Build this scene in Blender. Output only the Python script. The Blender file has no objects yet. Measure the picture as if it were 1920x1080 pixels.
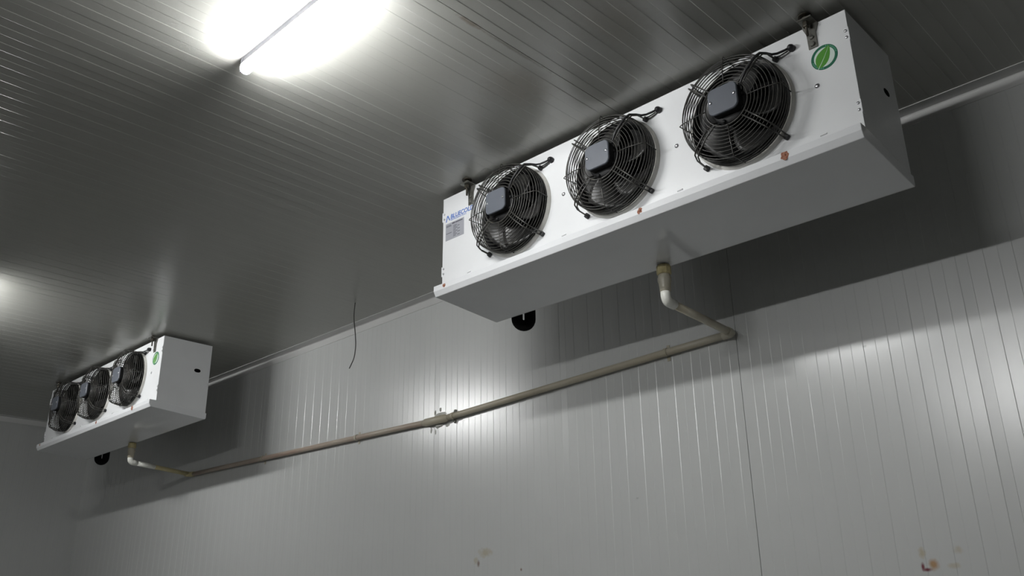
import bpy, bmesh, math, random
from mathutils import Vector, Matrix, Euler

S = bpy.context.scene
C = S.collection
PI = math.pi
rnd = random.Random(4)

# ------------------------------------------------------------------ camera, world, exposure
CAM_Z = 1.60
CEIL = CAM_Z + 1.8649          # ceiling height
WALL = 3.2458                  # back wall plane (y)
XL, XR, YF = -8.77, 4.0, -6.0  # left wall, right wall, front wall

cam_data = bpy.data.cameras.new('camera')
cam = bpy.data.objects.new('camera', cam_data)
C.objects.link(cam)
yaw, pitch, roll = 0.76695, 0.36900, -0.01326
fw = Vector((-math.sin(yaw)*math.cos(pitch), math.cos(yaw)*math.cos(pitch), math.sin(pitch)))
rt = Vector((math.cos(yaw), math.sin(yaw), 0))
up = rt.cross(fw)
rr = math.cos(roll)*rt + math.sin(roll)*up
uu = math.cos(roll)*up - math.sin(roll)*rt
M = Matrix((( rr.x, uu.x, -fw.x, 0), (rr.y, uu.y, -fw.y, 0), (rr.z, uu.z, -fw.z, CAM_Z), (0, 0, 0, 1)))
cam.matrix_world = M
cam_data.sensor_width = 36.0
cam_data.lens = 36.0*1661.8/1920.0
cam_data.clip_start = 0.05
S.camera = cam

world = bpy.data.worlds.new('world')
S.world = world
world.use_nodes = True
world.node_tree.nodes['Background'].inputs[0].default_value = (0.8, 0.9, 1.0, 1)
world.node_tree.nodes['Background'].inputs[1].default_value = 0.0

S.view_settings.view_transform = 'Standard'
S.view_settings.look = 'None'
S.view_settings.exposure = 0.0
S.view_settings.gamma = 1.0
S.view_settings.use_curve_mapping = False

TUBE_STRENGTH = 192.0

# ------------------------------------------------------------------ materials
def mat(name, col=(0.8, 0.8, 0.8), rough=0.5, metal=0.0, spec=0.5, coat=0.0, coat_rough=0.1):
    m = bpy.data.materials.new(name)
    m.use_nodes = True
    b = m.node_tree.nodes['Principled BSDF']
    b.inputs['Base Color'].default_value = (*col, 1)
    b.inputs['Roughness'].default_value = rough
    b.inputs['Metallic'].default_value = metal
    b.inputs['Specular IOR Level'].default_value = spec
    b.inputs['Coat Weight'].default_value = coat
    b.inputs['Coat Roughness'].default_value = coat_rough
    return m

def N(m, t, **kw):
    n = m.node_tree.nodes.new(t)
    for k, v in kw.items():
        setattr(n, k, v)
    return n

def L(m, a, b):
    m.node_tree.links.new(a, b)

def bsdf(m):
    return m.node_tree.nodes['Principled BSDF']

def vary(m, col, amount=0.06, scale=6.0, rough=None, ramount=0.06, bump=0.0, bscale=300.0, coords='Object', tint=None, stretch=(1, 1, 1)):
    """gentle mottling of colour / roughness and a fine relief"""
    tc = N(m, 'ShaderNodeTexCoord')
    mp = N(m, 'ShaderNodeMapping')
    mp.inputs['Scale'].default_value = stretch
    src = tc.outputs['Object']
    if coords == 'World':
        g = N(m, 'ShaderNodeNewGeometry')
        src = g.outputs['Position']
    L(m, src, mp.inputs['Vector'])
    nz = N(m, 'ShaderNodeTexNoise')
    nz.inputs['Scale'].default_value = scale
    nz.inputs['Detail'].default_value = 5
    L(m, mp.outputs[0], nz.inputs['Vector'])
    mx = N(m, 'ShaderNodeMix', data_type='RGBA')
    t = tint or tuple(c*(1-amount*2) for c in col)
    mx.inputs[6].default_value = (*col, 1)
    mx.inputs[7].default_value = (*t, 1)
    rmp = N(m, 'ShaderNodeMapRange')
    rmp.inputs[1].default_value = 0.35
    rmp.inputs[2].default_value = 0.75
    L(m, nz.outputs['Fac'], rmp.inputs[0])
    L(m, rmp.outputs[0], mx.inputs[0])
    L(m, mx.outputs[2], bsdf(m).inputs['Base Color'])
    if rough is not None:
        r2 = N(m, 'ShaderNodeMapRange')
        r2.inputs[3].default_value = rough-ramount
        r2.inputs[4].default_value = rough+ramount
        L(m, nz.outputs['Fac'], r2.inputs[0])
        L(m, r2.outputs[0], bsdf(m).inputs['Roughness'])
    if bump > 0:
        n2 = N(m, 'ShaderNodeTexNoise')
        n2.inputs['Scale'].default_value = bscale
        n2.inputs['Detail'].default_value = 2
        L(m, mp.outputs[0], n2.inputs['Vector'])
        bp = N(m, 'ShaderNodeBump')
        bp.inputs['Strength'].default_value = bump
        bp.inputs['Distance'].default_value = 0.002
        L(m, n2.outputs['Fac'], bp.inputs['Height'])
        L(m, bp.outputs[0], bsdf(m).inputs['Normal'])
    return mx

def stains_and_reflections(m, spots):
    """irregular dirt marks and painted-in reflections, at fixed places on the surface"""
    col_in = bsdf(m).inputs['Base Color']
    prev = col_in.links[0].from_socket
    g = N(m, 'ShaderNodeNewGeometry')
    nz = N(m, 'ShaderNodeTexNoise')
    nz.inputs['Scale'].default_value = 45.0
    nz.inputs['Detail'].default_value = 4
    L(m, g.outputs['Position'], nz.inputs['Vector'])
    for (p, radii, col, strength, cut) in spots:
        sub = N(m, 'ShaderNodeVectorMath', operation='SUBTRACT')
        L(m, g.outputs['Position'], sub.inputs[0])
        sub.inputs[1].default_value = p
        dv = N(m, 'ShaderNodeVectorMath', operation='DIVIDE')
        L(m, sub.outputs[0], dv.inputs[0])
        dv.inputs[1].default_value = radii
        ln = N(m, 'ShaderNodeVectorMath', operation='LENGTH')
        L(m, dv.outputs[0], ln.inputs[0])
        ad = N(m, 'ShaderNodeMath', operation='MULTIPLY_ADD')
        L(m, nz.outputs['Fac'], ad.inputs[0])
        ad.inputs[1].default_value = cut
        L(m, ln.outputs['Value'], ad.inputs[2])
        mr = N(m, 'ShaderNodeMapRange')
        mr.inputs[1].default_value = 0.30+cut*0.5
        mr.inputs[2].default_value = 1.0+cut*0.5
        mr.inputs[3].default_value = strength
        mr.inputs[4].default_value = 0.0
        L(m, ad.outputs[0], mr.inputs[0])
        mx = N(m, 'ShaderNodeMix', data_type='RGBA')
        L(m, mr.outputs[0], mx.inputs[0])
        L(m, prev, mx.inputs[6])
        mx.inputs[7].default_value = (*col, 1)
        prev = mx.outputs[2]
    L(m, prev, col_in)

WALL_COL = (0.60, 0.61, 0.60)
m_wall = mat('painted_steel_wall', WALL_COL, 0.24)
bsdf(m_wall).inputs['IOR'].default_value = 1.72
vary(m_wall, WALL_COL, 0.02, 1.6, 0.25, 0.02, 0.01, 240, 'World')
YEL, BRN, RED, ORG = (0.42, 0.33, 0.16), (0.16, 0.07, 0.04), (0.16, 0.01, 0.025), (0.40, 0.20, 0.05)
stains_and_reflections(m_wall, [
    ((-3.34, WALL, 1.970), (0.060, 0.1, 0.026), YEL, 0.50, 1.3),
    ((-3.410, WALL, 1.935), (0.022, 0.1, 0.020), YEL, 0.40, 1.4),
    ((-3.390, WALL, 1.919), (0.012, 0.1, 0.022), BRN, 0.7, 0.6),
    ((-3.092, WALL, 1.875), (0.008, 0.1, 0.009), BRN, 0.8, 0.6),
    ((-1.199, WALL, 1.786), (0.008, 0.1, 0.018), RED, 0.95, 0.4),
    ((-1.186, WALL, 1.776), (0.020, 0.1, 0.008), RED, 0.95, 0.4),
    ((-1.162, WALL, 1.792), (0.021, 0.1, 0.023), ORG, 0.85, 0.8),
    ((-1.195, WALL, 1.832), (0.016, 0.1, 0.022), YEL, 0.6, 1.2),
    ((-1.075, WALL, 1.833), (0.022, 0.1, 0.016), YEL, 0.40, 1.4),
    ((-1.096, WALL, 1.784), (0.024, 0.1, 0.012), YEL, 0.40, 1.4),
    ((-2.377, WALL, 2.139), (0.010, 0.1, 0.006), (0.25, 0.25, 0.24), 0.4, 0.6),
    ((-1.275, WALL, 2.590), (0.010, 0.1, 0.006), (0.22, 0.22, 0.22), 0.5, 0.6),
])
CEIL_COL = (0.385, 0.385, 0.357)
m_ceil = mat('painted_steel_ceiling', CEIL_COL, 0.22)
bsdf(m_ceil).inputs['IOR'].default_value = 1.6
vary(m_ceil, CEIL_COL, 0.03, 1.4, 0.26, 0.02, 0.01, 240, 'World')
stains_and_reflections(m_ceil, [
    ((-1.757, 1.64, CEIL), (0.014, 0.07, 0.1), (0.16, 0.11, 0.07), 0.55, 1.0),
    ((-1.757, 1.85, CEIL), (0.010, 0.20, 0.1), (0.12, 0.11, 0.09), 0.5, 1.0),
    ((-1.90, 2.02, CEIL), (0.15, 0.17, 0.1), (0.20, 0.14, 0.09), 0.22, 0.7),  # soft brown painted in where a fan's dark reflection falls
    ((-1.42, 1.95, CEIL), (0.15, 0.19, 0.1), (0.20, 0.15, 0.10), 0.20, 0.7),  # the same painted reflection tint for the next fan
])
m_wall_end_dimmed = mat('painted_steel_end_wall_dimmed', (0.46, 0.47, 0.46), 0.30)  # long wall's paint darkened, so the dimmer far end is in the colour
vary(m_wall_end_dimmed, (0.46, 0.47, 0.46), 0.02, 1.6, 0.30, 0.02, 0.01, 240, 'World')
m_trim = mat('trim_paint', (0.60, 0.60, 0.59), 0.32)
vary(m_trim, (0.60, 0.60, 0.59), 0.03, 3.0)
m_floor = mat('concrete_floor', (0.27, 0.27, 0.262), 0.75)
vary(m_floor, (0.27, 0.27, 0.262), 0.12, 1.2, 0.75, 0.1, 0.2, 40, 'World')

m_white = mat('white_powder_coat', (0.76, 0.77, 0.78), 0.33)
vary(m_white, (0.76, 0.77, 0.78), 0.03, 5.0, 0.33, 0.04, 0.03, 500)
m_tray = mat('white_tray_coat', (0.745, 0.755, 0.77), 0.15)
vary(m_tray, (0.745, 0.755, 0.77), 0.03, 4.0, 0.11, 0.02)
m_ringw = mat('dusty_white_ring', (0.62, 0.61, 0.57), 0.5)
vary(m_ringw, (0.62, 0.61, 0.57), 0.15, 14.0)
m_guard = mat('black_wire_coating', (0.022, 0.022, 0.021), 0.42)
vary(m_guard, (0.022, 0.022, 0.021), 0.1, 40.0, tint=(0.06, 0.057, 0.048))
m_blade = mat('black_fan_blade', (0.014, 0.014, 0.0145), 0.42)
vary(m_blade, (0.014, 0.014, 0.0145), 0.2, 10.0, tint=(0.026, 0.025, 0.023))
m_motor = mat('black_motor_body', (0.007, 0.007, 0.0075), 0.6, 0, 0.3)
m_cap = mat('grey_motor_cap', (0.105, 0.115, 0.135), 0.4)
vary(m_cap, (0.105, 0.115, 0.135), 0.05, 12.0)
m_cable = mat('black_cable', (0.012, 0.012, 0.014), 0.5)
m_coil = mat('dark_coil_fins', (0.009, 0.009, 0.009), 0.8, 0, 0.2)
def fin_stripes(m):
    tc = N(m, 'ShaderNodeTexCoord'); wv = N(m, 'ShaderNodeTexWave')
    wv.inputs['Scale'].default_value = 90
    L(m, tc.outputs['Object'], wv.inputs['Vector'])
    bp = N(m, 'ShaderNodeBump'); bp.inputs['Strength'].default_value = 0.6
    L(m, wv.outputs['Fac'], bp.inputs['Height']); L(m, bp.outputs[0], bsdf(m).inputs['Normal'])
fin_stripes(m_coil)
m_galv = mat('dull_galvanised_steel', (0.22, 0.22, 0.20), 0.5, 0.7)
vary(m_galv, (0.22, 0.22, 0.20), 0.15, 35.0, tint=(0.07, 0.065, 0.055))
m_bolt = mat('zinc_screw', (0.55, 0.55, 0.57), 0.3, 0.9)
m_darksteel = mat('dark_oily_steel', (0.045, 0.043, 0.036), 0.5, 0.5)
vary(m_darksteel, (0.045, 0.043, 0.036), 0.1, 60.0, tint=(0.09, 0.075, 0.05))
m_rust = mat('rust', (0.24, 0.09, 0.05), 0.85)
vary(m_rust, (0.20, 0.055, 0.03), 0.1, 130.0, tint=(0.42, 0.23, 0.15))
m_pvc = mat('cream_plastic_pipe', (0.52, 0.49, 0.40), 0.38)
vary(m_pvc, (0.52, 0.49, 0.40), 0.1, 5.0, tint=(0.43, 0.38, 0.28), stretch=(0.4, 3, 3))
m_pvc_old = mat('stained_plastic_pipe', (0.40, 0.34, 0.28), 0.42)
vary(m_pvc_old, (0.50, 0.45, 0.37), 0.1, 6.0, tint=(0.36, 0.25, 0.20), stretch=(0.5, 4, 4))
m_pvc_yel = mat('yellowed_plastic_pipe', (0.52, 0.47, 0.28), 0.4)
vary(m_pvc_yel, (0.52, 0.47, 0.28), 0.1, 9.0, tint=(0.44, 0.36, 0.18))
m_nut = mat('yellowed_plastic_nut', (0.55, 0.48, 0.26), 0.42)
vary(m_nut, (0.55, 0.48, 0.26), 0.1, 25.0, tint=(0.33, 0.27, 0.13))
m_pvcw = mat('white_plastic_elbow', (0.78, 0.78, 0.72), 0.16)
m_foam = mat('black_pipe_insulation', (0.004, 0.004, 0.004), 0.9, 0, 0.2)
m_seal = mat('white_sealant', (0.62, 0.62, 0.58), 0.5)
vary(m_seal, (0.62, 0.62, 0.58), 0.12, 30.0)
m_hole = mat('dark_opening', (0.004, 0.004, 0.004), 0.9, 0, 0.1)
m_green = mat('dark_green_print', (0.008, 0.125, 0.065), 0.45)
m_leaf = mat('leaf_green_print', (0.07, 0.27, 0.025), 0.45)
m_green2 = mat('mid_green_print', (0.12, 0.38, 0.24), 0.45)
m_pale = mat('pale_print', (0.62, 0.72, 0.66), 0.45)
m_blue = mat('blue_print', (0.07, 0.17, 0.50), 0.45)
m_plate = mat('silver_name_plate', (0.42, 0.43, 0.47), 0.4, 0.2)
m_ink = mat('dark_print', (0.10, 0.10, 0.12), 0.5)
m_wire = mat('thin_grey_wire', (0.035, 0.035, 0.033), 0.5)
m_housing = mat('grey_lamp_housing', (0.26, 0.26, 0.29), 0.5)
m_tube = bpy.data.materials.new('lit_tube')
m_tube.use_nodes = True
b = bsdf(m_tube)
b.inputs['Base Color'].default_value = (0.9, 0.9, 0.9, 1)
b.inputs['Emission Color'].default_value = (0.985, 0.992, 0.985, 1)
b.inputs['Emission Strength'].default_value = TUBE_STRENGTH
m_tube_dim = m_tube.copy()  # same tube, emission lowered to balance brightness at the far end
m_tube_dim.name = 'lit_tube_dim'
bsdf(m_tube_dim).inputs['Emission Strength'].default_value = TUBE_STRENGTH*0.92

# ------------------------------------------------------------------ mesh helpers
class MB:
    def __init__(s):
        s.v = []; s.f = []; s.sm = []
    def add(s, vs, fs, smooth=False):
        o = len(s.v)
        s.v += [tuple(p) for p in vs]
        s.f += [tuple(i+o for i in f) for f in fs]
        s.sm += [smooth]*len(fs)
        return s
    def box(s, x0, x1, y0, y1, z0, z1, bev=0.0):
        if bev <= 0:
            vs = [(x, y, z) for x in (x0, x1) for y in (y0, y1) for z in (z0, z1)]
            fs = [(0, 1, 3, 2), (4, 6, 7, 5), (0, 4, 5, 1), (2, 3, 7, 6), (0, 2, 6, 4), (1, 5, 7, 3)]
            return s.add(vs, fs)
        bm = bmesh.new()
        bmesh.ops.create_cube(bm, size=1)
        for v in bm.verts:
            v.co = Vector(((x0+x1)/2+v.co.x*(x1-x0), (y0+y1)/2+v.co.y*(y1-y0), (z0+z1)/2+v.co.z*(z1-z0)))
        bmesh.ops.bevel(bm, geom=bm.edges[:], offset=bev, segments=2, profile=0.5, affect='EDGES')
        bm.verts.index_update()
        s.add([v.co[:] for v in bm.verts], [[v.index for v in f.verts] for f in bm.faces])
        bm.free()
        return s
    def sweep(s, pts, r, n=8, closed=False, cap=True, smooth=True):
        pts = [Vector(p) for p in pts]
        rs = r if isinstance(r, (list, tuple)) else [r]*len(pts)
        m = len(pts)
        tans = []
        for i in range(m):
            a = pts[(i-1) % m] if (closed or i > 0) else pts[i]
            c = pts[(i+1) % m] if (closed or i < m-1) else pts[i]
            tans.append((c-a).normalized())
        nrm = tans[0].orthogonal().normalized()
        vs = []
        for i in range(m):
            t = tans[i]
            nrm = (nrm - t*nrm.dot(t)).normalized()
            bn = t.cross(nrm)
            for k in range(n):
                a = 2*PI*k/n
                vs.append(pts[i]+(nrm*math.cos(a)+bn*math.sin(a))*rs[i])
        fs = []
        rng = m if closed else m-1
        for i in range(rng):
            j = (i+1) % m
            for k in range(n):
                l = (k+1) % n
                fs.append((i*n+k, i*n+l, j*n+l, j*n+k))
        s.add(vs, fs, smooth)
        if cap and not closed:
            o = len(s.v)-len(vs)
            s.f.append(tuple(o+k for k in reversed(range(n)))); s.sm.append(False)
            s.f.append(tuple(o+(m-1)*n+k for k in range(n))); s.sm.append(False)
        return s
    def lathe(s, prof, n=32, axis='-y', centre=(0, 0, 0), smooth=True, cap0=False, cap1=False):
        """prof = [(radius, height)], height along the axis"""
        c = Vector(centre)
        def P(r, a, h):
            if axis == '-y': return c+Vector((r*math.cos(a), -h, r*math.sin(a)))
            if axis == 'z': return c+Vector((r*math.cos(a), r*math.sin(a), h))
            return c+Vector((h, r*math.cos(a), r*math.sin(a)))
        vs = [P(r, 2*PI*k/n, h) for (r, h) in prof for k in range(n)]
        fs = []
        for i in range(len(prof)-1):
            for k in range(n):
                l = (k+1) % n
                fs.append((i*n+k, i*n+l, (i+1)*n+l, (i+1)*n+k))
        s.add(vs, fs, smooth)
        o = len(s.v)-len(vs)
        if cap0: s.f.append(tuple(o+k for k in range(n))); s.sm.append(False)
        if cap1: s.f.append(tuple(o+(len(prof)-1)*n+k for k in range(n))); s.sm.append(False)
        return s
    def prism(s, poly, axis, a0, a1, smooth=False):
        """closed 2-D outline pushed along an axis; poly given in the two other axes"""
        def P(p, a):
            if axis == 'x': return (a, p[0], p[1])
            if axis == 'y': return (p[0], a, p[1])
            return (p[0], p[1], a)
        n = len(poly)
        vs = [P(p, a0) for p in poly]+[P(p, a1) for p in poly]
        fs = [(i, (i+1) % n, n+(i+1) % n, n+i) for i in range(n)]
        s.add(vs, fs, smooth)
        o = len(s.v)-2*n
        s.f.append(tuple(o+i for i in reversed(range(n)))); s.sm.append(False)
        s.f.append(tuple(o+n+i for i in range(n))); s.sm.append(False)
        return s
    def mesh(s, name, m):
        me = bpy.data.meshes.new(name)
        me.from_pydata(s.v, [], s.f)
        bm = bmesh.new(); bm.from_mesh(me)
        bmesh.ops.recalc_face_normals(bm, faces=bm.faces[:])
        bm.to_mesh(me); bm.free()
        for p, sm in zip(me.polygons, s.sm):
            p.use_smooth = sm
        me.materials.append(m)
        return me

def obj(name, mb, m=None, parent=None, loc=(0, 0, 0)):
    me = mb.mesh(name, m) if isinstance(mb, MB) else mb
    o = bpy.data.objects.new(name, me)
    C.objects.link(o)
    if parent: o.parent = parent
    o.location = loc
    return o

def thing(name, label, cat, loc=(0, 0, 0), group=None):
    o = bpy.data.objects.new(name, None)
    o.empty_display_size = 0.1
    C.objects.link(o)
    o.location = loc
    o['label'] = label; o['category'] = cat
    if group: o['group'] = group
    return o

def struct(name, mb, m, label):
    o = obj(name, mb, m)
    o['kind'] = 'structure'
    o['label'] = label
    return o

def copy_tree(o, parent=None):
    c = o.copy()
    C.objects.link(c)
    if parent:
        c.parent = parent
        c.matrix_parent_inverse = o.matrix_parent_inverse.copy()
    for ch in list(o.children):
        copy_tree(ch, c)
    return c

# ------------------------------------------------------------------ the room
PW, PER = 0.95, 0.095       # panel cover width, rib period
def panel_profile(first, d=0.0008):
    """outline (u, v): flat 47 mm bands alternately proud and recessed, v=0 is the room-side face"""
    g, e = 0.0001, 0.0024
    p = [(g, -0.02), (g, -0.0005), (g+0.0004, 0.0)]
    u = first
    while u < PW-0.02:
        p += [(u-e/2, 0.0), (u+e/2, -d)]
        u2 = u+PER/2
        if u2 > PW-0.006:
            break
        p += [(u2-e/2, -d), (u2+e/2, 0.0)]
        u += PER
    p += [(PW-g-0.0004, 0.0), (PW-g, -0.0005), (PW-g, -0.02)]
    return p

def panel_mesh(name, first, m, mapping, a0, a1, d=0.0008):
    prof = panel_profile(first, d)
    n = len(prof)
    vs = [mapping(u, v, a0) for u, v in prof]+[mapping(u, v, a1) for u, v in prof]
    fs = [(i, (i+1) % n, n+(i+1) % n, n+i) for i in range(n)]
    mb = MB().add(vs, fs)
    mb.f += [tuple(reversed(range(n))), tuple(range(n, 2*n))]
    mb.sm += [False, False]
    return mb.mesh(name, m)

def lay(me, name, parent, seam, lo, hi, axis):
    """panels side by side; the joint at `seam` gapes a little, the others are tight"""
    k0 = math.floor((lo-seam)/PW); k1 = math.ceil((hi-seam)/PW)
    for k in range(k0, k1):
        u = seam+k*PW+(0.0008 if k >= 0 else -0.0008)
        loc = (u, 0, 0) if axis == 'x' else (0, u, 0)
        obj(name, me, None, parent, loc)

T = 0.1
# back wall
wb = struct('wall_back', MB().box(XL-T, XR+T, WALL+0.019, WALL+0.019+T, 0, CEIL+T), m_wall, 'long wall of light grey ribbed steel panels behind both coolers')
me = panel_mesh('wall_panel', 0.054, m_wall, lambda u, v, a: (u, WALL-v, a), 0.0, CEIL)
lay(me, 'wall_panel', wb, -1.810, XL-0.9, XR+0.9, 'x')
# ceiling
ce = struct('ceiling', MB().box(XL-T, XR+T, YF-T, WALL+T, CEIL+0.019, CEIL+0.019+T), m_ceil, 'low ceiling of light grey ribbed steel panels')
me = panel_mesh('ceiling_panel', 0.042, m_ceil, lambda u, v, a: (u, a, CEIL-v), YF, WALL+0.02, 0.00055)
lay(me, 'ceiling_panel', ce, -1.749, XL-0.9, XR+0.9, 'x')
# left (far) wall
wl = struct('wall_left', MB().box(XL-0.019-T, XL-0.019, YF-T, WALL+T, 0, CEIL+T), m_wall_end_dimmed, 'far end wall of grey steel panels beyond the far cooler')
me = panel_mesh('wall_panel', 0.0475, m_wall_end_dimmed, lambda u, v, a: (XL+v, u, a), 0.0, CEIL, 0.0005)
lay(me, 'wall_panel', wl, -1.5, YF, WALL, 'y')
# right wall, front wall, floor (out of view, they close the room)
struct('wall_right', MB().box(XR, XR+T, YF-T, WALL+T, 0, CEIL+T), m_wall, 'end wall of the cold room to the right of the view')
struct('wall_front', MB().box(XL-T, XR+T, YF-T, YF, 0, CEIL+T), m_wall, 'long wall of the cold room behind the viewer')
struct('floor', MB().box(XL-T, XR+T, YF-T, WALL+T, -T, 0), m_floor, 'bare grey concrete floor of the cold room')
# cove angle between ceiling and back wall
fl, fw_, tk = 0.0675, 0.0475, 0.0016
prof = [(WALL, CEIL), (WALL-fl, CEIL), (WALL-fl, CEIL-tk-0.001), (WALL-fl+0.003, CEIL-tk), (WALL-0.006, CEIL-tk), (WALL-tk, CEIL-0.006),
        (WALL-tk, CEIL-fw_+0.003), (WALL-tk-0.001, CEIL-fw_), (WALL, CEIL-fw_)]
struct('trim_1', MB().prism(prof, 'x', XL, XR), m_trim, 'thin folded steel angle trim where ceiling meets the back wall')
prof = [(XL, CEIL), (XL+fl, CEIL), (XL+fl, CEIL-tk), (XL+tk, CEIL-tk), (XL+tk, CEIL-fw_), (XL, CEIL-fw_)]
struct('trim_2', MB().prism(prof, 'y', YF, WALL), m_trim, 'thin folded steel angle trim along the far end wall')

# ------------------------------------------------------------------ air cooler
UL = 1.9                 # length
HC = (0.450, 0.977, 1.506)   # fan centres along the length
ZC = -0.246
GAP, ZB, DEP = 0.0296, 0.4438, 0.343

def circle_to_rect(cx, cz, r, x0, x1, z0, z1, n=48):
    """faces between a round hole and a rectangle, in the xz plane (y=0)"""
    angs = sorted(set([2*PI*k/n for k in range(n)]+[math.atan2(z-cz, x-cx) % (2*PI) for x in (x0, x1) for z in (z0, z1)]))
    inner, outer = [], []
    for a in angs:
        dx, dz = math.cos(a), math.sin(a)
        ts = []
        if dx > 1e-9: ts.append((x1-cx)/dx)
        if dx < -1e-9: ts.append((x0-cx)/dx)
        if dz > 1e-9: ts.append((z1-cz)/dz)
        if dz < -1e-9: ts.append((z0-cz)/dz)
        t = min(ts)
        inner.append((cx+r*dx, 0, cz+r*dz)); outer.append((cx+t*dx, 0, cz+t*dz))
    m = len(angs)
    fs = [(i, (i+1) % m, m+(i+1) % m, m+i) for i in range(m)]
    return inner+outer, fs

def make_cooler(label):
    t = thing('air_cooler', label, 'cooler', (0, 0, 0), 'ceiling hung air coolers')
    zt, zb = -GAP, -0.490
    # front panel with three round openings
    mb = MB()
    xs = [0.0, HC[0]-0.2, HC[0]+0.2, HC[1]-0.2, HC[1]+0.2, HC[2]-0.2, HC[2]+0.2, UL]
    for i in range(7):
        if i % 2 == 0:
            mb.add([(xs[i], 0, zt), (xs[i+1], 0, zt), (xs[i+1], 0, zb), (xs[i], 0, zb)], [(0, 1, 2, 3)])
        else:
            vs, fs = circle_to_rect(HC[i//2], ZC, 0.172, xs[i], xs[i+1], zb, zt)
            mb.add(vs, fs)
    # folded returns top and ends, 2 mm round edge is below a pixel
    mb.add([(0, 0, zt), (UL, 0, zt), (UL, 0.03, zt), (0, 0.03, zt)], [(0, 1, 2, 3)])
    fp = obj('front_panel', mb, m_white, t)
    # end panels
    for x0, x1 in ((0.0, 0.0018), (UL-0.0018, UL)):
        obj('end_panel', MB().prism([(0.0012, zt), (DEP, zt), (DEP, -0.50), (0.0012, -0.47)], 'x', x0, x1), m_white, t)
    obj('top_panel', MB().box(0.002, UL-0.002, 0.03, DEP, zt-0.0015, zt-0.0003), m_white, t)
    # oval opening low on the end panel
    for xs_ in (UL+0.0004,):
        n = 24
        poly = [(0.254+0.023*math.copysign(abs(math.cos(a))**0.8, math.cos(a)), -0.220+0.0125*math.sin(a)) for a in [2*PI*k/n for k in range(n)]]
        h = obj('cable_hole', MB().prism(poly, 'x', xs_-0.0006, xs_+0.0004), m_hole, t)
        h['label'] = 'dark oval cable hole in the end panel'
    obj('coil_block', MB().box(0.05, UL-0.05, 0.115, DEP-0.02, -0.47, -0.05), m_coil, t)
    # drip tray: front lip, chamfer, sloping bottom, ends
    prof = [(-0.046, -0.466), (-0.046, -0.4905), (-0.034, -0.5125), (0.10, -0.5215), (0.335, -0.5385),
            (0.345, -0.537), (0.349, -0.528), (0.349, -0.497), (0.346, -0.497), (-0.001, -0.466)]
    tr = obj('drip_tray', MB().prism(prof, 'x', -0.004, UL+0.005), m_tray, t)
    bv = tr.modifiers.new('soft_edges', 'BEVEL'); bv.width = 0.0022; bv.segments = 2; bv.limit_method = 'ANGLE'; bv.angle_limit = math.radians(50)
    # rusty screws along the tray lip
    for i, (x, z, r) in enumerate(((0.066, -0.4775, 0.011), (1.098, -0.4795, 0.012), (1.659, -0.4785, 0.0165))):
        n = 14
        rs = [r*(0.62+0.55*rnd.random()) for _ in range(n)]
        mb = MB().prism([(x+rs[k]*math.cos(2*PI*k/n)*0.95, z+min(rs[k]*math.sin(2*PI*k/n), 0.0115)) for k in range(n)], 'y', -0.0466, -0.0458)
        st = obj('rust_stain', mb, m_rust, tr)
        sc = obj('screw', MB().lathe([(0.0042, 0.0), (0.0042, 0.0012), (0.003, 0.0022), (0.0005, 0.0026)], 10, '-y', (x, -0.0466, z)), m_rust, tr)
    # round studs between the fans and small drain louvres above the tray
    for x in (0.712, 1.244, 1.776):
        obj('stud', MB().lathe([(0.0085, 0), (0.0085, 0.001), (0.0065, 0.0035), (0.003, 0.005), (0.0004, 0.0054)], 16, '-y', (x, 0, -0.257)), m_bolt, t)
    for x in (0.172, 0.707, 1.242, 1.772):
        obj('louvre_tab', MB().add([(x-0.011, 0, -0.4295), (x+0.011, 0, -0.4285), (x+0.011, -0.004, -0.434), (x-0.011, -0.004, -0.435), (x+0.011, 0, -0.436), (x-0.011, 0, -0.437)],
                                    [(0, 1, 2, 3), (3, 2, 4, 5), (0, 3, 5), (1, 4, 2)]), m_white, t)
    # hinge plates at both ends
    for x, sx in ((0.0, 1), (UL, -1)):
        for z in (-0.118, -0.383):
            xa, xb = (x-0.003, x+0.0002) if sx > 0 else (x-0.0002, x+0.003)
            hp = obj('hinge', MB().box(xa, xb, -0.0035, 0.017, z-0.026, z+0.02, 0.0008), m_white, t)
            for dz in (-0.0135, 0.0105):
                obj('screw', MB().lathe([(0.0052, 0), (0.0052, 0.0015), (0.0035, 0.0032), (0.0005, 0.0036)], 10, '-y', (x+sx*0.008, -0.0002, z+dz)), m_bolt, hp)
    # hanger brackets at the front edge
    for x in (0.183, 1.784):
        mb = MB()
        mb.prism([(x-0.015, -0.118), (x+0.015, -0.118), (x+0.016, -0.062), (x+0.026, -0.036), (x+0.026, -0.024), (x-0.026, -0.024), (x-0.026, -0.036), (x-0.016, -0.062)], 'y', -0.0045, -0.0004)
        mb.box(x-0.024, x+0.024, -0.046, -0.0004, -0.028, -0.023)
        br = obj('hanger_bracket', mb, m_galv, t)
        obj('threaded_rod', MB().sweep([(x-0.004, -0.024, 0.03), (x-0.004, -0.024, -0.079)], 0.0045, 10), m_darksteel, br)
        obj('nut', MB().lathe([(0.004, -0.046), (0.0105, -0.046), (0.0115, -0.043), (0.0115, -0.032), (0.0105, -0.028), (0.004, -0.028)], 6, 'z', (x-0.004, -0.024, 0), False), m_darksteel, br)
        obj('nut', MB().lathe([(0.004, -0.023), (0.0105, -0.023), (0.0115, -0.020), (0.0115, -0.012), (0.0105, -0.010), (0.004, -0.010)], 6, 'z', (x-0.004, -0.024, 0), False), m_darksteel, br)
        obj('washer', MB().lathe([(0.005, 0.0), (0.022, 0.0), (0.022, 0.003), (0.005, 0.003)], 18, 'z', (x-0.004, -0.024, -0.006), False), m_darksteel, br)
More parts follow.
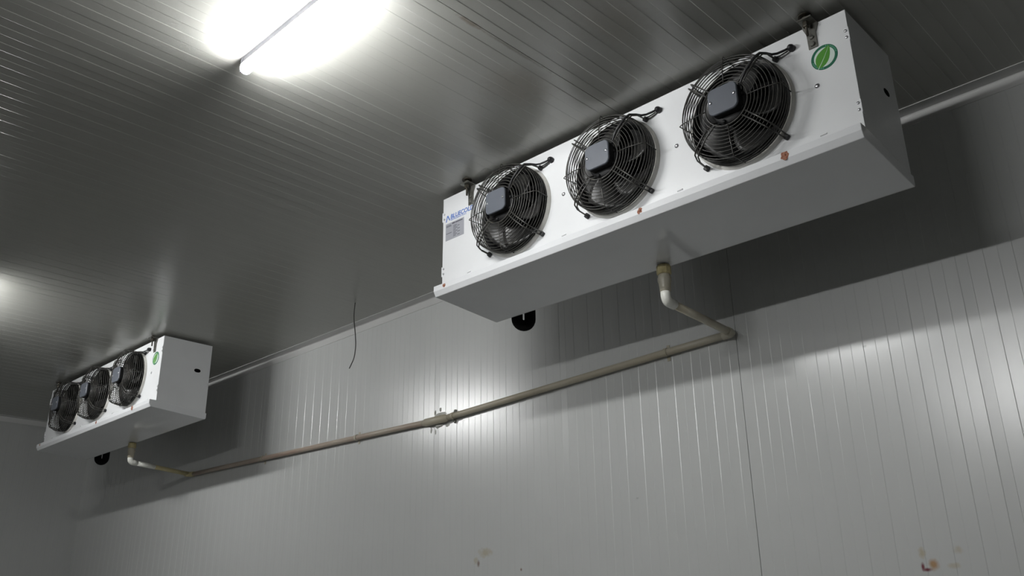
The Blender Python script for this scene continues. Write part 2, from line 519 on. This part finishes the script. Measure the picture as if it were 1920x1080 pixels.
        obj('bolt', MB().lathe([(0.0095, 0.0045), (0.0095, 0.0085), (0.0075, 0.0105), (0.0005, 0.011)], 6, '-y', (x, 0, -0.104), False), m_galv, br)
        obj('bolt', MB().lathe([(0.0085, 0.0045), (0.0085, 0.008), (0.0065, 0.010), (0.0005, 0.0105)], 6, '-y', (x, 0, -0.078), False), m_galv, br)
    # stickers -----------------------------------------------------------
    ex = 0.0004
    cx, cz, R = 1.813, -0.166, 0.0445
    leaf = obj('leaf_sticker', MB().lathe([(0.0005, ex), (R, ex), (R, 0)], 40, '-y', (cx, 0, cz), False), m_green, t)
    leaf['label'] = 'round green sticker with a leaf emblem'
    obj('sticker_centre', MB().lathe([(0.0005, ex*2), (R*0.78, ex*2), (R*0.78, ex)], 40, '-y', (cx, 0, cz), False), m_pale, leaf)
    # leaf: pointed oval leaning to the right, tip at the upper right
    tip, base = Vector((0.021, 0.036)), Vector((-0.0235, -0.0335))
    ax = tip-base; nrm = Vector((-ax.y, ax.x)).normalized()
    n = 16; pts = []
    for k in range(n+1):
        f = k/n
        pts.append(base+ax*f+nrm*0.0250*math.sin(PI*min(1, f**0.85))**0.9)
    for k in range(n-1, 0, -1):
        f = k/n
        pts.append(base+ax*f-nrm*0.0205*math.sin(PI*min(1, f**0.75))**0.85)
    obj('leaf_print', MB().prism([(cx+p.x, cz+p.y) for p in pts], 'y', -ex*3, -ex*2), m_leaf, leaf)
    vein = []
    mb = MB()
    a, c_ = base*1.12, base+ax*0.93
    for k in range(9):
        f = k/8
        q0 = a+(c_-a)*f+nrm*(-0.0022*math.sin(PI*f))
        vein.append(q0)
    w = [0.0011*(1-0.75*k/8) for k in range(9)]
    mb.prism([(cx+(p+nrm*w[k]).x, cz+(p+nrm*w[k]).y) for k, p in enumerate(vein)]+[(cx+(p-nrm*w[k]).x, cz+(p-nrm*w[k]).y) for k, p in reversed(list(enumerate(vein)))], 'y', -ex*4, -ex*3)
    obj('leaf_vein', mb, m_pale, leaf)
    for (a0, a1) in ((5, 75), (188, 262)):     # unreadable lettering round the ring, as short strokes
        mb = MB()
        a = a0
        while a < a1:
            s_ = math.radians(a); e_ = math.radians(a+4)
            r0, r1 = R*0.83, R*0.94
            mb.prism([(cx+r0*math.cos(s_), cz+r0*math.sin(s_)), (cx+r1*math.cos(s_), cz+r1*math.sin(s_)), (cx+r1*math.cos(e_), cz+r1*math.sin(e_)), (cx+r0*math.cos(e_), cz+r0*math.sin(e_))], 'y', -ex*2.2, -ex)
            a += 8.5
        lt = obj('ring_lettering', mb, m_green2, leaf); lt['kind'] = 'stuff'
    # maker's lettering above the name plate
    def text_mesh(body, size, m, x, z, shear=0.0, sx=1.0, bold=0.0):
        cu = bpy.data.curves.new('lettering', 'FONT')
        cu.body = body; cu.size = size; cu.shear = shear; cu.extrude = 0.0002; cu.offset = bold
        tmp = bpy.data.objects.new('lettering_source', cu)
        C.objects.link(tmp)
        dg = bpy.context.evaluated_depsgraph_get()
        me_ = bpy.data.meshes.new_from_object(tmp.evaluated_get(dg))
        bpy.data.objects.remove(tmp)
        for v in me_.vertices:
            p = v.co.copy()
            v.co = (x+p.x*sx, -0.0004-p.z, z+p.y)
        me_.materials.clear(); me_.materials.append(m)
        return me_
    lg = obj('maker_lettering', text_mesh('BLUECOLD', 0.030, m_blue, 0.048, -0.1415, 0.12, 0.98, 0.0007), None, t)
    lg['label'] = 'blue printed lettering above the name plate'
    obj('small_lettering', text_mesh('REFRIGERATION', 0.0105, m_blue, 0.050, -0.1515, 0.0, 1.30, 0.0001), None, lg)
    mb = MB()
    x, z = 0.017, -0.1505
    mb.prism([(x, z), (x+0.006, z), (x+0.014, z+0.026), (x+0.009, z+0.030)], 'y', -0.0006, -0.0002)
    mb.prism([(x+0.010, z+0.030), (x+0.016, z+0.030), (x+0.030, z+0.004), (x+0.024, z+0.003)], 'y', -0.0007, -0.0002)
    obj('emblem', mb, m_blue, lg)
    npt = obj('name_plate', MB().box(0.018, 0.137, -0.0006, 0, -0.2435, -0.1605), m_plate, t)
    npt['label'] = 'silver grey name plate with small unreadable print'
    mb = MB()
    def bar(x0, x1, z0, h): mb.box(x0, x1, -0.0009, -0.0004, z0-h, z0)
    bar(0.060, 0.078, -0.1645, 0.0065); bar(0.081, 0.128, -0.1655, 0.0055)
    bar(0.021, 0.052, -0.1700, 0.0028); bar(0.021, 0.056, -0.1755, 0.0028)
    r2 = random.Random(9)
    for k in range(8):
        z = -0.1800-k*0.0072
        bar(0.068, 0.085+0.012*r2.random(), z, 0.0026)
        if k % 2: bar(0.094, 0.108+0.006*r2.random(), z, 0.0026)
    bar(0.021, 0.058, -0.2085, 0.0025)
    obj('plate_print', mb, m_ink, npt)
    # fans ----------------------------------------------------------------
    meshes = {}
    def P(r, a, h): return Vector((r*math.cos(a), -h, r*math.sin(a)))
    # wire guard: side rings, domed front rings, single spokes
    mb = MB()
    for r, h in ((0.1845, 0.010), (0.186, 0.023), (0.187, 0.036), (0.187, 0.049), (0.1865, 0.062), (0.185, 0.075), (0.179, 0.086), (0.1665, 0.0915),
                 (0.154, 0.0945), (0.1415, 0.0965), (0.129, 0.098), (0.1165, 0.099), (0.104, 0.0995), (0.0915, 0.100), (0.079, 0.100)):
        mb.sweep([P(r, 2*PI*k/56, h) for k in range(56)], 0.0028 if r < 0.08 else (0.0021 if h < 0.08 else 0.0017), 6, True)
    meshes['wire_guard'] = mb.mesh('wire_guard', m_guard)
    mb = MB().sweep([P(0.079, 0, 0.102), P(0.13, 0, 0.1005), P(0.18, 0, 0.0905), P(0.1915, 0, 0.0850), P(0.190, 0, 0.05), P(0.187, 0, 0.008)], 0.0019, 6)
    meshes['guard_spoke'] = mb.mesh('guard_spoke', m_guard)
    # double-rod mounting arm with foot, along +x
    mb = MB()
    for o in (-0.0085, 0.0085):
        mb.sweep([(0.066, -0.075, o), (0.079, -0.097, o), (0.13, -0.1025, o), (0.178, -0.0945, o), (0.194, -0.085, o*0.95), (0.205, -0.060, o*0.8), (0.209, -0.008, o*0.75)], 0.0027, 7)
    meshes['mounting_arm'] = mb.mesh('mounting_arm', m_guard)
    meshes['foot'] = MB().box(0.200, 0.219, -0.013, 0.0, -0.0095, 0.0095, 0.004).mesh('arm_foot', m_cable)
    # orifice ring
    mb = MB().lathe([(0.1855, 0.012), (0.186, 0.0145), (0.189, 0.0135), (0.1925, 0.009), (0.1955, 0.003), (0.1965, 0.0)], 56)
    meshes['ring'] = mb.mesh('fan_ring', m_ringw)
    meshes['throat'] = MB().lathe([(0.171, -0.10), (0.171, -0.004), (0.173, 0.005), (0.178, 0.0115), (0.1865, 0.0142)], 56).mesh('fan_throat', m_motor)
    # hub with rotor
    mb = MB().lathe([(0.0005, -0.045), (0.060, -0.045), (0.066, -0.040), (0.066, 0.030), (0.062, 0.036), (0.055, 0.038), (0.0005, 0.038)], 32)
    meshes['hub'] = mb.mesh('fan_rotor', m_motor)
    # blade
    nr, na = 6, 8
    vs = []
    for side in (0, 1):
        for i in range(nr+1):
            f = i/nr
            r = 0.058+(0.160-0.058)*f
            span = math.radians(50+14*f); sweep_ = math.radians(22*f*f)
            for j in range(na+1):
                u = j/na-0.5
                a = u*span+sweep_
                h = 0.008-u*(0.062-0.020*f)+0.010*(u*u*4-1)*-0.5
                vs.append(P(r, a, h-0.0022*side))
    st = (nr+1)*(na+1); fs = []
    for i in range(nr):
        for j in range(na):
            a = i*(na+1)+j
            fs.append((a, a+1, a+na+2, a+na+1)); fs.append((st+a, st+a+na+1, st+a+na+2, st+a+1))
    for i in range(nr):
        for j in (0, na):
            a = i*(na+1)+j; fs.append((a, a+na+1, st+a+na+1, st+a))
    for j in range(na):
        for i in (0, nr):
            a = i*(na+1)+j; fs.append((a, a+1, st+a+1, st+a))
    meshes['blade'] = MB().add(vs, fs, True).mesh('fan_blade', m_blade)
    # motor: finned round body, ring flange
    mb = MB().lathe([(0.054, 0.030), (0.054, 0.072), (0.060, 0.074), (0.066, 0.077), (0.066, 0.083), (0.058, 0.086), (0.050, 0.090), (0.0005, 0.092)], 32)
    for a in (20, 250, 330):
        mb.lathe([(0.0065, 0.08), (0.0065, 0.092), (0.005, 0.094), (0.0004, 0.0945)], 10, '-y', P(0.058, math.radians(a), 0))
    meshes['motor'] = mb.mesh('motor', m_motor)
    # cap: rounded square box
    def rsq(w, h, r, n=5):
        p = []
        for cx_, cz_, a0 in ((w-r, h-r, 0), (-w+r, h-r, 90), (-w+r, -h+r, 180), (w-r, -h+r, 270)):
            for k in range(n+1):
                a = math.radians(a0+90*k/n); p.append((cx_+r*math.cos(a), cz_+r*math.sin(a)))
        return p
    mb = MB()
    lay_ = [(rsq(0.051, 0.0465, 0.020), 0.086), (rsq(0.0535, 0.0490, 0.021), 0.089), (rsq(0.0535, 0.0490, 0.021), 0.113), (rsq(0.0535, 0.0490, 0.021), 0.1145)]
    n = len(lay_[0][0])
    vs = [(x, -h, z) for p, h in lay_ for x, z in p]
    fs = [(i*n+k, i*n+(k+1) % n, (i+1)*n+(k+1) % n, (i+1)*n+k) for i in range(3) for k in range(n)]
    mb.add(vs, fs); mb.f += [tuple(range(n)), tuple(range(3*n, 4*n))]; mb.sm += [False, False]
    meshes['box'] = mb.mesh('terminal_box', m_motor)
    mb = MB()
    lay_ = [(rsq(0.0545, 0.0500, 0.022), 0.1145), (rsq(0.0545, 0.0500, 0.022), 0.1205), (rsq(0.052, 0.0475, 0.020), 0.123)]
    vs = [(x, -h, z) for p, h in lay_ for x, z in p]
    fs = [(i*n+k, i*n+(k+1) % n, (i+1)*n+(k+1) % n, (i+1)*n+k) for i in range(2) for k in range(n)]
    mb.add(vs, fs); mb.f += [tuple(range(n)), tuple(range(2*n, 3*n))]; mb.sm += [False, False]
    meshes['cap'] = mb.mesh('motor_cap', m_cap)
    meshes['capscrew'] = MB().lathe([(0.0055, 0.118), (0.0055, 0.1245), (0.004, 0.126), (0.0004, 0.1263)], 10).mesh('screw', m_bolt)
    # supply cable: follows the upper right arm, loops to a gland on the panel
    foot = P(0.209, PI/4, 0.02)
    gl = Vector((0.207, -0.012, 0.162))
    mb = MB()
    mb.sweep([(0.046, -0.095, 0.030), (0.062, -0.100, 0.058), (0.085, -0.1085, 0.083), (0.12, -0.1045, 0.118), (0.136, -0.090, 0.136), (0.143, -0.062, 0.146), (0.150, -0.036, 0.151), (0.165, -0.026, 0.152), (0.186, -0.018, 0.157), gl], 0.0042, 8)
    mb.sweep([(0.150, -0.020, 0.146), (0.170, -0.016, 0.146), (0.196, -0.010, 0.155)], 0.0025, 6)
    meshes['cable'] = mb.mesh('motor_cable', m_cable)
    meshes['gland'] = MB().lathe([(0.0115, 0), (0.0125, 0.006), (0.0115, 0.014), (0.0085, 0.020), (0.004, 0.0235), (0.0004, 0.024)], 14, '-y', (0.207, 0, 0.162)).mesh('cable_gland', m_cable)
    for i, c in enumerate(HC):
        fan = obj('fan', meshes['hub'], None, t, (c, 0, ZC))
        obj('fan_ring', meshes['ring'], None, fan)
        obj('fan_throat', meshes['throat'], None, fan)
        rot0 = (0.3, 1.0, 0.1)[i]
        for k in range(5):
            bl = obj('fan_blade', meshes['blade'], None, fan); bl.rotation_euler = (0, rot0+2*PI*k/5, 0)
        obj('motor', meshes['motor'], None, fan)
        obj('terminal_box', meshes['box'], None, fan, (0, 0, 0.010))
        obj('motor_cap', meshes['cap'], None, fan, (0, 0, 0.010))['label'] = 'flat grey square motor cap with rounded corners'
        for px, pz in ((0.044, 0.006), (-0.044, 0.004)):
            obj('screw', meshes['capscrew'], None, fan, (px, 0, pz+0.006))
        obj('wire_guard', meshes['wire_guard'], None, fan)
        for k in range(4):
            sp = obj('guard_spoke', meshes['guard_spoke'], None, fan); sp.rotation_euler = (0, k*PI/2, 0)
            am = obj('mounting_arm', meshes['mounting_arm'], None, fan); am.rotation_euler = (0, PI/4+k*PI/2, 0)
            ft = obj('arm_foot', meshes['foot'], None, fan); ft.rotation_euler = (0, PI/4+k*PI/2, 0)
        obj('motor_cable', meshes['cable'], None, fan)
        obj('cable_gland', meshes['gland'], None, fan)
    # insulated suction trap hanging behind the casing
    pts = []
    cx, cy, R = 0.092, 0.424, 0.0300
    dx, dy = 0.62, 0.785
    def Q(u, z): return (cx+dx*u, cy+dy*u, z)
    pts += [Q(-R, -0.12), Q(-R, -0.45)]
    for k in range(13):
        a = PI+PI*k/12
        pts.append(Q(R*math.cos(a), -0.5265+R*math.sin(a)))
    pts += [Q(R, -0.45), Q(R, 0.0)]
    tp = obj('suction_trap', MB().sweep(pts, 0.0262, 16), m_foam, t)
    tp['label'] = 'black insulated u-shaped pipe bend below the casing'
    obj('pipe_stub', MB().sweep([Q(-R, -0.13), (cx-dx*R, DEP-0.03, -0.13)], 0.026, 14), m_foam, t)
    return t

X1, X2, YU = -2.7378, -7.4027, 2.406
u1 = make_cooler('nearer white air cooler with three black fans, maker sticker at its left end')
def place(o, x, y, rot, tilt):
    o.location = (x, y-rot*UL/2, CEIL-tilt*UL/2)
    o.rotation_euler = (0, -tilt, rot)
place(u1, X1, YU, 0.0067, -0.0029)
u2 = copy_tree(u1)
u2['label'] = 'farther, smaller looking white air cooler with three black fans, near the end wall'
place(u2, X2, YU-0.0061, 0.0051, 0.0082)

# ------------------------------------------------------------------ tube lights
def make_light(label, x0, x1, y, m=m_tube):
    t = thing('tube_light', label, 'light', ((x0+x1)/2, y, CEIL), 'ceiling tube lights')
    h = (x1-x0)/2
    obj('housing', MB().prism([(-0.011, 0.0005), (-0.011, -0.020), (-0.015, -0.030), (0.015, -0.030), (0.011, -0.020), (0.011, 0.0005)], 'x', -h, h), m_housing, t)
    obj('lit_tube', MB().lathe([(0.0005, -h+0.006), (0.016, -h+0.008), (0.019, -h+0.014), (0.019, h-0.014), (0.016, h-0.008), (0.0005, h-0.006)], 20, 'x', (0, 0, -0.047)), m, t)
    for s_ in (-1, 1):
        e = h*s_
        obj('end_cap', MB().box(min(e, e-s_*0.010), max(e, e-s_*0.010), -0.014, 0.014, -0.062, -0.001, 0.003), m_housing, t)
    return t
make_light('lit tube batten on the ceiling in front of the nearer cooler', -2.455, -1.835, 1.222)
make_light('lit tube batten on the ceiling in front of the farther cooler', -6.20, -5.26, 1.15, m_tube_dim)
make_light('lit tube batten on the ceiling behind the viewer', -2.42, -1.02, -1.5)

# ------------------------------------------------------------------ drain pipe
dp = thing('drain_pipe', 'cream plastic drain pipe running along the back wall between both coolers', 'pipe', (-3.72, WALL, 2.705))
O = Vector((-3.72, WALL, 2.705))
def part(name, mb, m, parent=dp, label=None):
    mb.v = [tuple(Vector(v)-O) for v in mb.v]
    o = obj(name, mb, m, parent)
    if label: o['label'] = label
    return o
PR, YP = 0.0165, WALL-0.021
def outlet(x, ztop, zel, xc, zc, m_h, yel=2.72):
    """threaded outlet, adapter and white elbow under a tray, then the pipe to the wall"""
    # nut
    part('outlet_nut', MB().lathe([(0.014, ztop+0.012), (0.0265, ztop+0.012), (0.0285, ztop+0.008), (0.0285, ztop-0.022), (0.026, ztop-0.026), (0.014, ztop-0.026)], 10, 'z', (x, yel, 0), False), m_nut, label='yellowed hexagonal outlet nut')
    part('adapter', MB().lathe([(0.015, ztop-0.024), (0.0235, ztop-0.026), (0.0240, ztop-0.034), (0.0265, ztop-0.040), (0.0265, ztop-0.052), (0.0245, ztop-0.060), (0.0225, ztop-0.080), (0.0215, ztop-0.097), (0.0, ztop-0.097)], 20, 'z', (x, yel, 0)), m_pvc)
    d = (Vector((xc, YP, zc))-Vector((x, yel, zel))).normalized()
    # elbow as a swept quarter bend
    r = 0.022; k = 0.026
    c0 = Vector((x, yel, zel))
    p = [Vector((x, yel, ztop-0.095)), c0+Vector((0, 0, k))]
    for i in range(1, 8):
        f = i/8
        p.append((1-f)**2*(c0+Vector((0, 0, k)))+2*f*(1-f)*c0+f*f*(c0+d*k))
    p += [c0+d*k, c0+d*0.055]
    part('elbow', MB().sweep(p, 0.0205, 16), m_pvcw, label='glossy white pipe elbow')
    part('pipe_length', MB().sweep([c0+d*0.05, Vector((xc, YP, zc))], PR, 16), m_h)
xe1, xe2 = -1.797, -6.522
outlet(xe1, 2.9118, 2.778, -1.815, 2.766, m_pvc)
outlet(xe2, 2.9118, 2.786, -6.578, 2.755, m_pvc_yel)
# white sleeve after the far elbow
d2 = (Vector((-6.578, YP, 2.755))-Vector((xe2, 2.72, 2.786))).normalized()
c2 = Vector((xe2, 2.72, 2.786))
part('sleeve', MB().sweep([c2+d2*0.05, c2+d2*0.20], 0.0185, 14), m_pvcw, label='white sleeve after the farther elbow')
# corner elbows on the wall
def corner(x, z, dx, m):
    c0 = Vector((x, YP, z)); a = c0+Vector((0, -0.045, 0.001)); b_ = c0+Vector((dx*0.045, 0, -0.001))
    p = [a, c0+Vector((0, -0.022, 0))]
    for i in range(1, 6):
        f = i/6
        p.append((1-f)**2*(c0+Vector((0, -0.022, 0)))+2*f*(1-f)*c0+f*f*(c0+Vector((dx*0.022, 0, 0))))
    p += [c0+Vector((dx*0.022, 0, 0)), b_]
    part('corner_elbow', MB().sweep(p, 0.0195, 14), m)
corner(-1.815, 2.766, -1, m_pvc)
corner(-6.578, 2.755, 1, m_pvc_yel)
# runs along the wall, both falling to the joint
part('pipe_length', MB().sweep([(-1.82, YP, 2.766), (-2.153, YP, 2.756), (-2.55, YP, 2.7415), (-2.968, YP, 2.727), (-3.483, YP, 2.709), (-3.69, YP, 2.704)], PR, 16), m_pvc)
part('pipe_length', MB().sweep([(-3.70, YP, 2.7045), (-3.983, YP, 2.711), (-4.445, YP, 2.719), (-4.95, YP, 2.727), (-5.485, YP, 2.737), (-6.0, YP, 2.746), (-6.57, YP, 2.755)], PR*0.95, 16), m_pvc_old, label='older brown stained stretch of the pipe')
# coupling where the pipe drains through the wall
part('coupling', MB().sweep([(-3.61, YP, 2.7055), (-3.63, YP, 2.7050), (-3.635, YP, 2.7045), (-3.80, YP, 2.7055), (-3.805, YP, 2.706), (-3.825, YP, 2.7065)], [0.017, 0.019, 0.0225, 0.0225, 0.019, 0.017], 16), m_pvc)
# blobs of sealant round the wall outlet
def blob(x, z, rx, rz, ry=0.008, seed=0):
    r_ = random.Random(seed); n = 10; rings = 4
    vs = [(x, WALL-ry, z)]; fs = []
    sc = [0.7+0.6*r_.random() for _ in range(n)]
    for i in range(1, rings+1):
        f = i/rings
        for k in range(n):
            a = 2*PI*k/n; s_ = 1+(sc[k]-1)*f
            vs.append((x+rx*f*s_*math.cos(a), WALL+0.002-(ry+0.002)*math.cos(f*PI/2), z+rz*f*s_*math.sin(a)))
    for k in range(n): fs.append((0, 1+k, 1+(k+1) % n))
    for i in range(rings-1):
        for k in range(n):
            a = 1+i*n+k; b2 = 1+i*n+(k+1) % n
            fs.append((a, a+n, b2+n, b2))
    return MB().add(vs, fs, True)
for i, (x, z, rx, rz, ry) in enumerate(((-3.705, 2.738, 0.050, 0.016, 0.014), (-3.745, 2.757, 0.009, 0.016, 0.007), (-3.700, 2.768, 0.008, 0.017, 0.007), (-3.712, 2.676, 0.045, 0.013, 0.014),
                                     (-3.775, 2.662, 0.010, 0.020, 0.006), (-3.74, 2.645, 0.006, 0.016, 0.005), (-3.64, 2.668, 0.020, 0.008, 0.005), (-3.80, 2.732, 0.018, 0.007, 0.006))):
    part('sealant', blob(x, z, rx, rz, ry, i), m_seal)
# saddle clips
def clip(x, z, w=0.016, big=False):
    mb = MB()
    for sz in (-1, 1):
        mb.box(x-w/2, x+w/2, WALL-0.004, WALL, z+sz*0.018-(0.002 if sz > 0 else 0.019), z+sz*0.018+(0.019 if sz > 0 else 0.002), 0.001)
    p = [(math.cos(a)*0.0195, math.sin(a)*0.0195) for a in [PI*k/10-PI/2 for k in range(11)]]
    q_ = [(math.cos(a)*0.0170, math.sin(a)*0.0170) for a in [PI*k/10-PI/2 for k in range(11)]]
    vs = []
    for xx in (x-w/2, x+w/2):
        vs += [(xx, YP-a, z+b_) for a, b_ in p]+[(xx, YP-a, z+b_) for a, b_ in q_]
    n = 11; fs = []
    for k in range(n-1):
        fs += [(k, k+1, 22+k+1, 22+k), (n+k, 22+n+k, 22+n+k+1, n+k+1), (k, n+k, n+k+1, k+1), (22+k, 22+k+1, 22+n+k+1, 22+n+k)]
    mb.add(vs, fs)
    part('pipe_clip', mb, m_pvc)
    cl = dp.children[-1]
clip(-3.571, 2.7065)
clip(-2.153, 2.756)
clip(-4.45, 2.719)
clip(-5.53, 2.738)
for z in (2.7065+0.029, 2.7065-0.029):
    part('clip_screw', MB().lathe([(0.0095, 0.0), (0.0095, 0.005), (0.006, 0.009), (0.0005, 0.010)], 10, '-y', (-3.571, WALL-0.003, z)), m_galv)

# ------------------------------------------------------------------ loose wire hanging from the ceiling
w0 = Vector((-4.181, 2.967, CEIL))
pts = [(-4.181, 2.967, CEIL+0.004), (-4.186, 2.967, 3.41), (-4.183, 2.967, 3.356), (-4.164, 2.967, 3.27), (-4.153, 2.967, 3.198), (-4.155, 2.967, 3.150), (-4.164, 2.967, 3.113), (-4.186, 2.967, 3.08), (-4.205, 2.967, 3.058)]
def smooth_path(p, n=5):
    p = [Vector(a) for a in p]; out = []
    for i in range(len(p)-1):
        a, b_, c_, d_ = p[max(i-1, 0)], p[i], p[i+1], p[min(i+2, len(p)-1)]
        for k in range(n):
            t_ = k/n
            out.append(0.5*((2*b_)+(c_-a)*t_+(2*a-5*b_+4*c_-d_)*t_*t_+(3*b_-a-3*c_+d_)*t_**3))
    return out+[p[-1]]
wr = obj('hanging_wire', MB().sweep([Vector(p)-w0 for p in smooth_path(pts)], 0.0030, 8), m_wire, None, w0)
wr['label'] = 'short thin dark wire dangling from the ceiling left of the nearer cooler'
wr['category'] = 'wire'
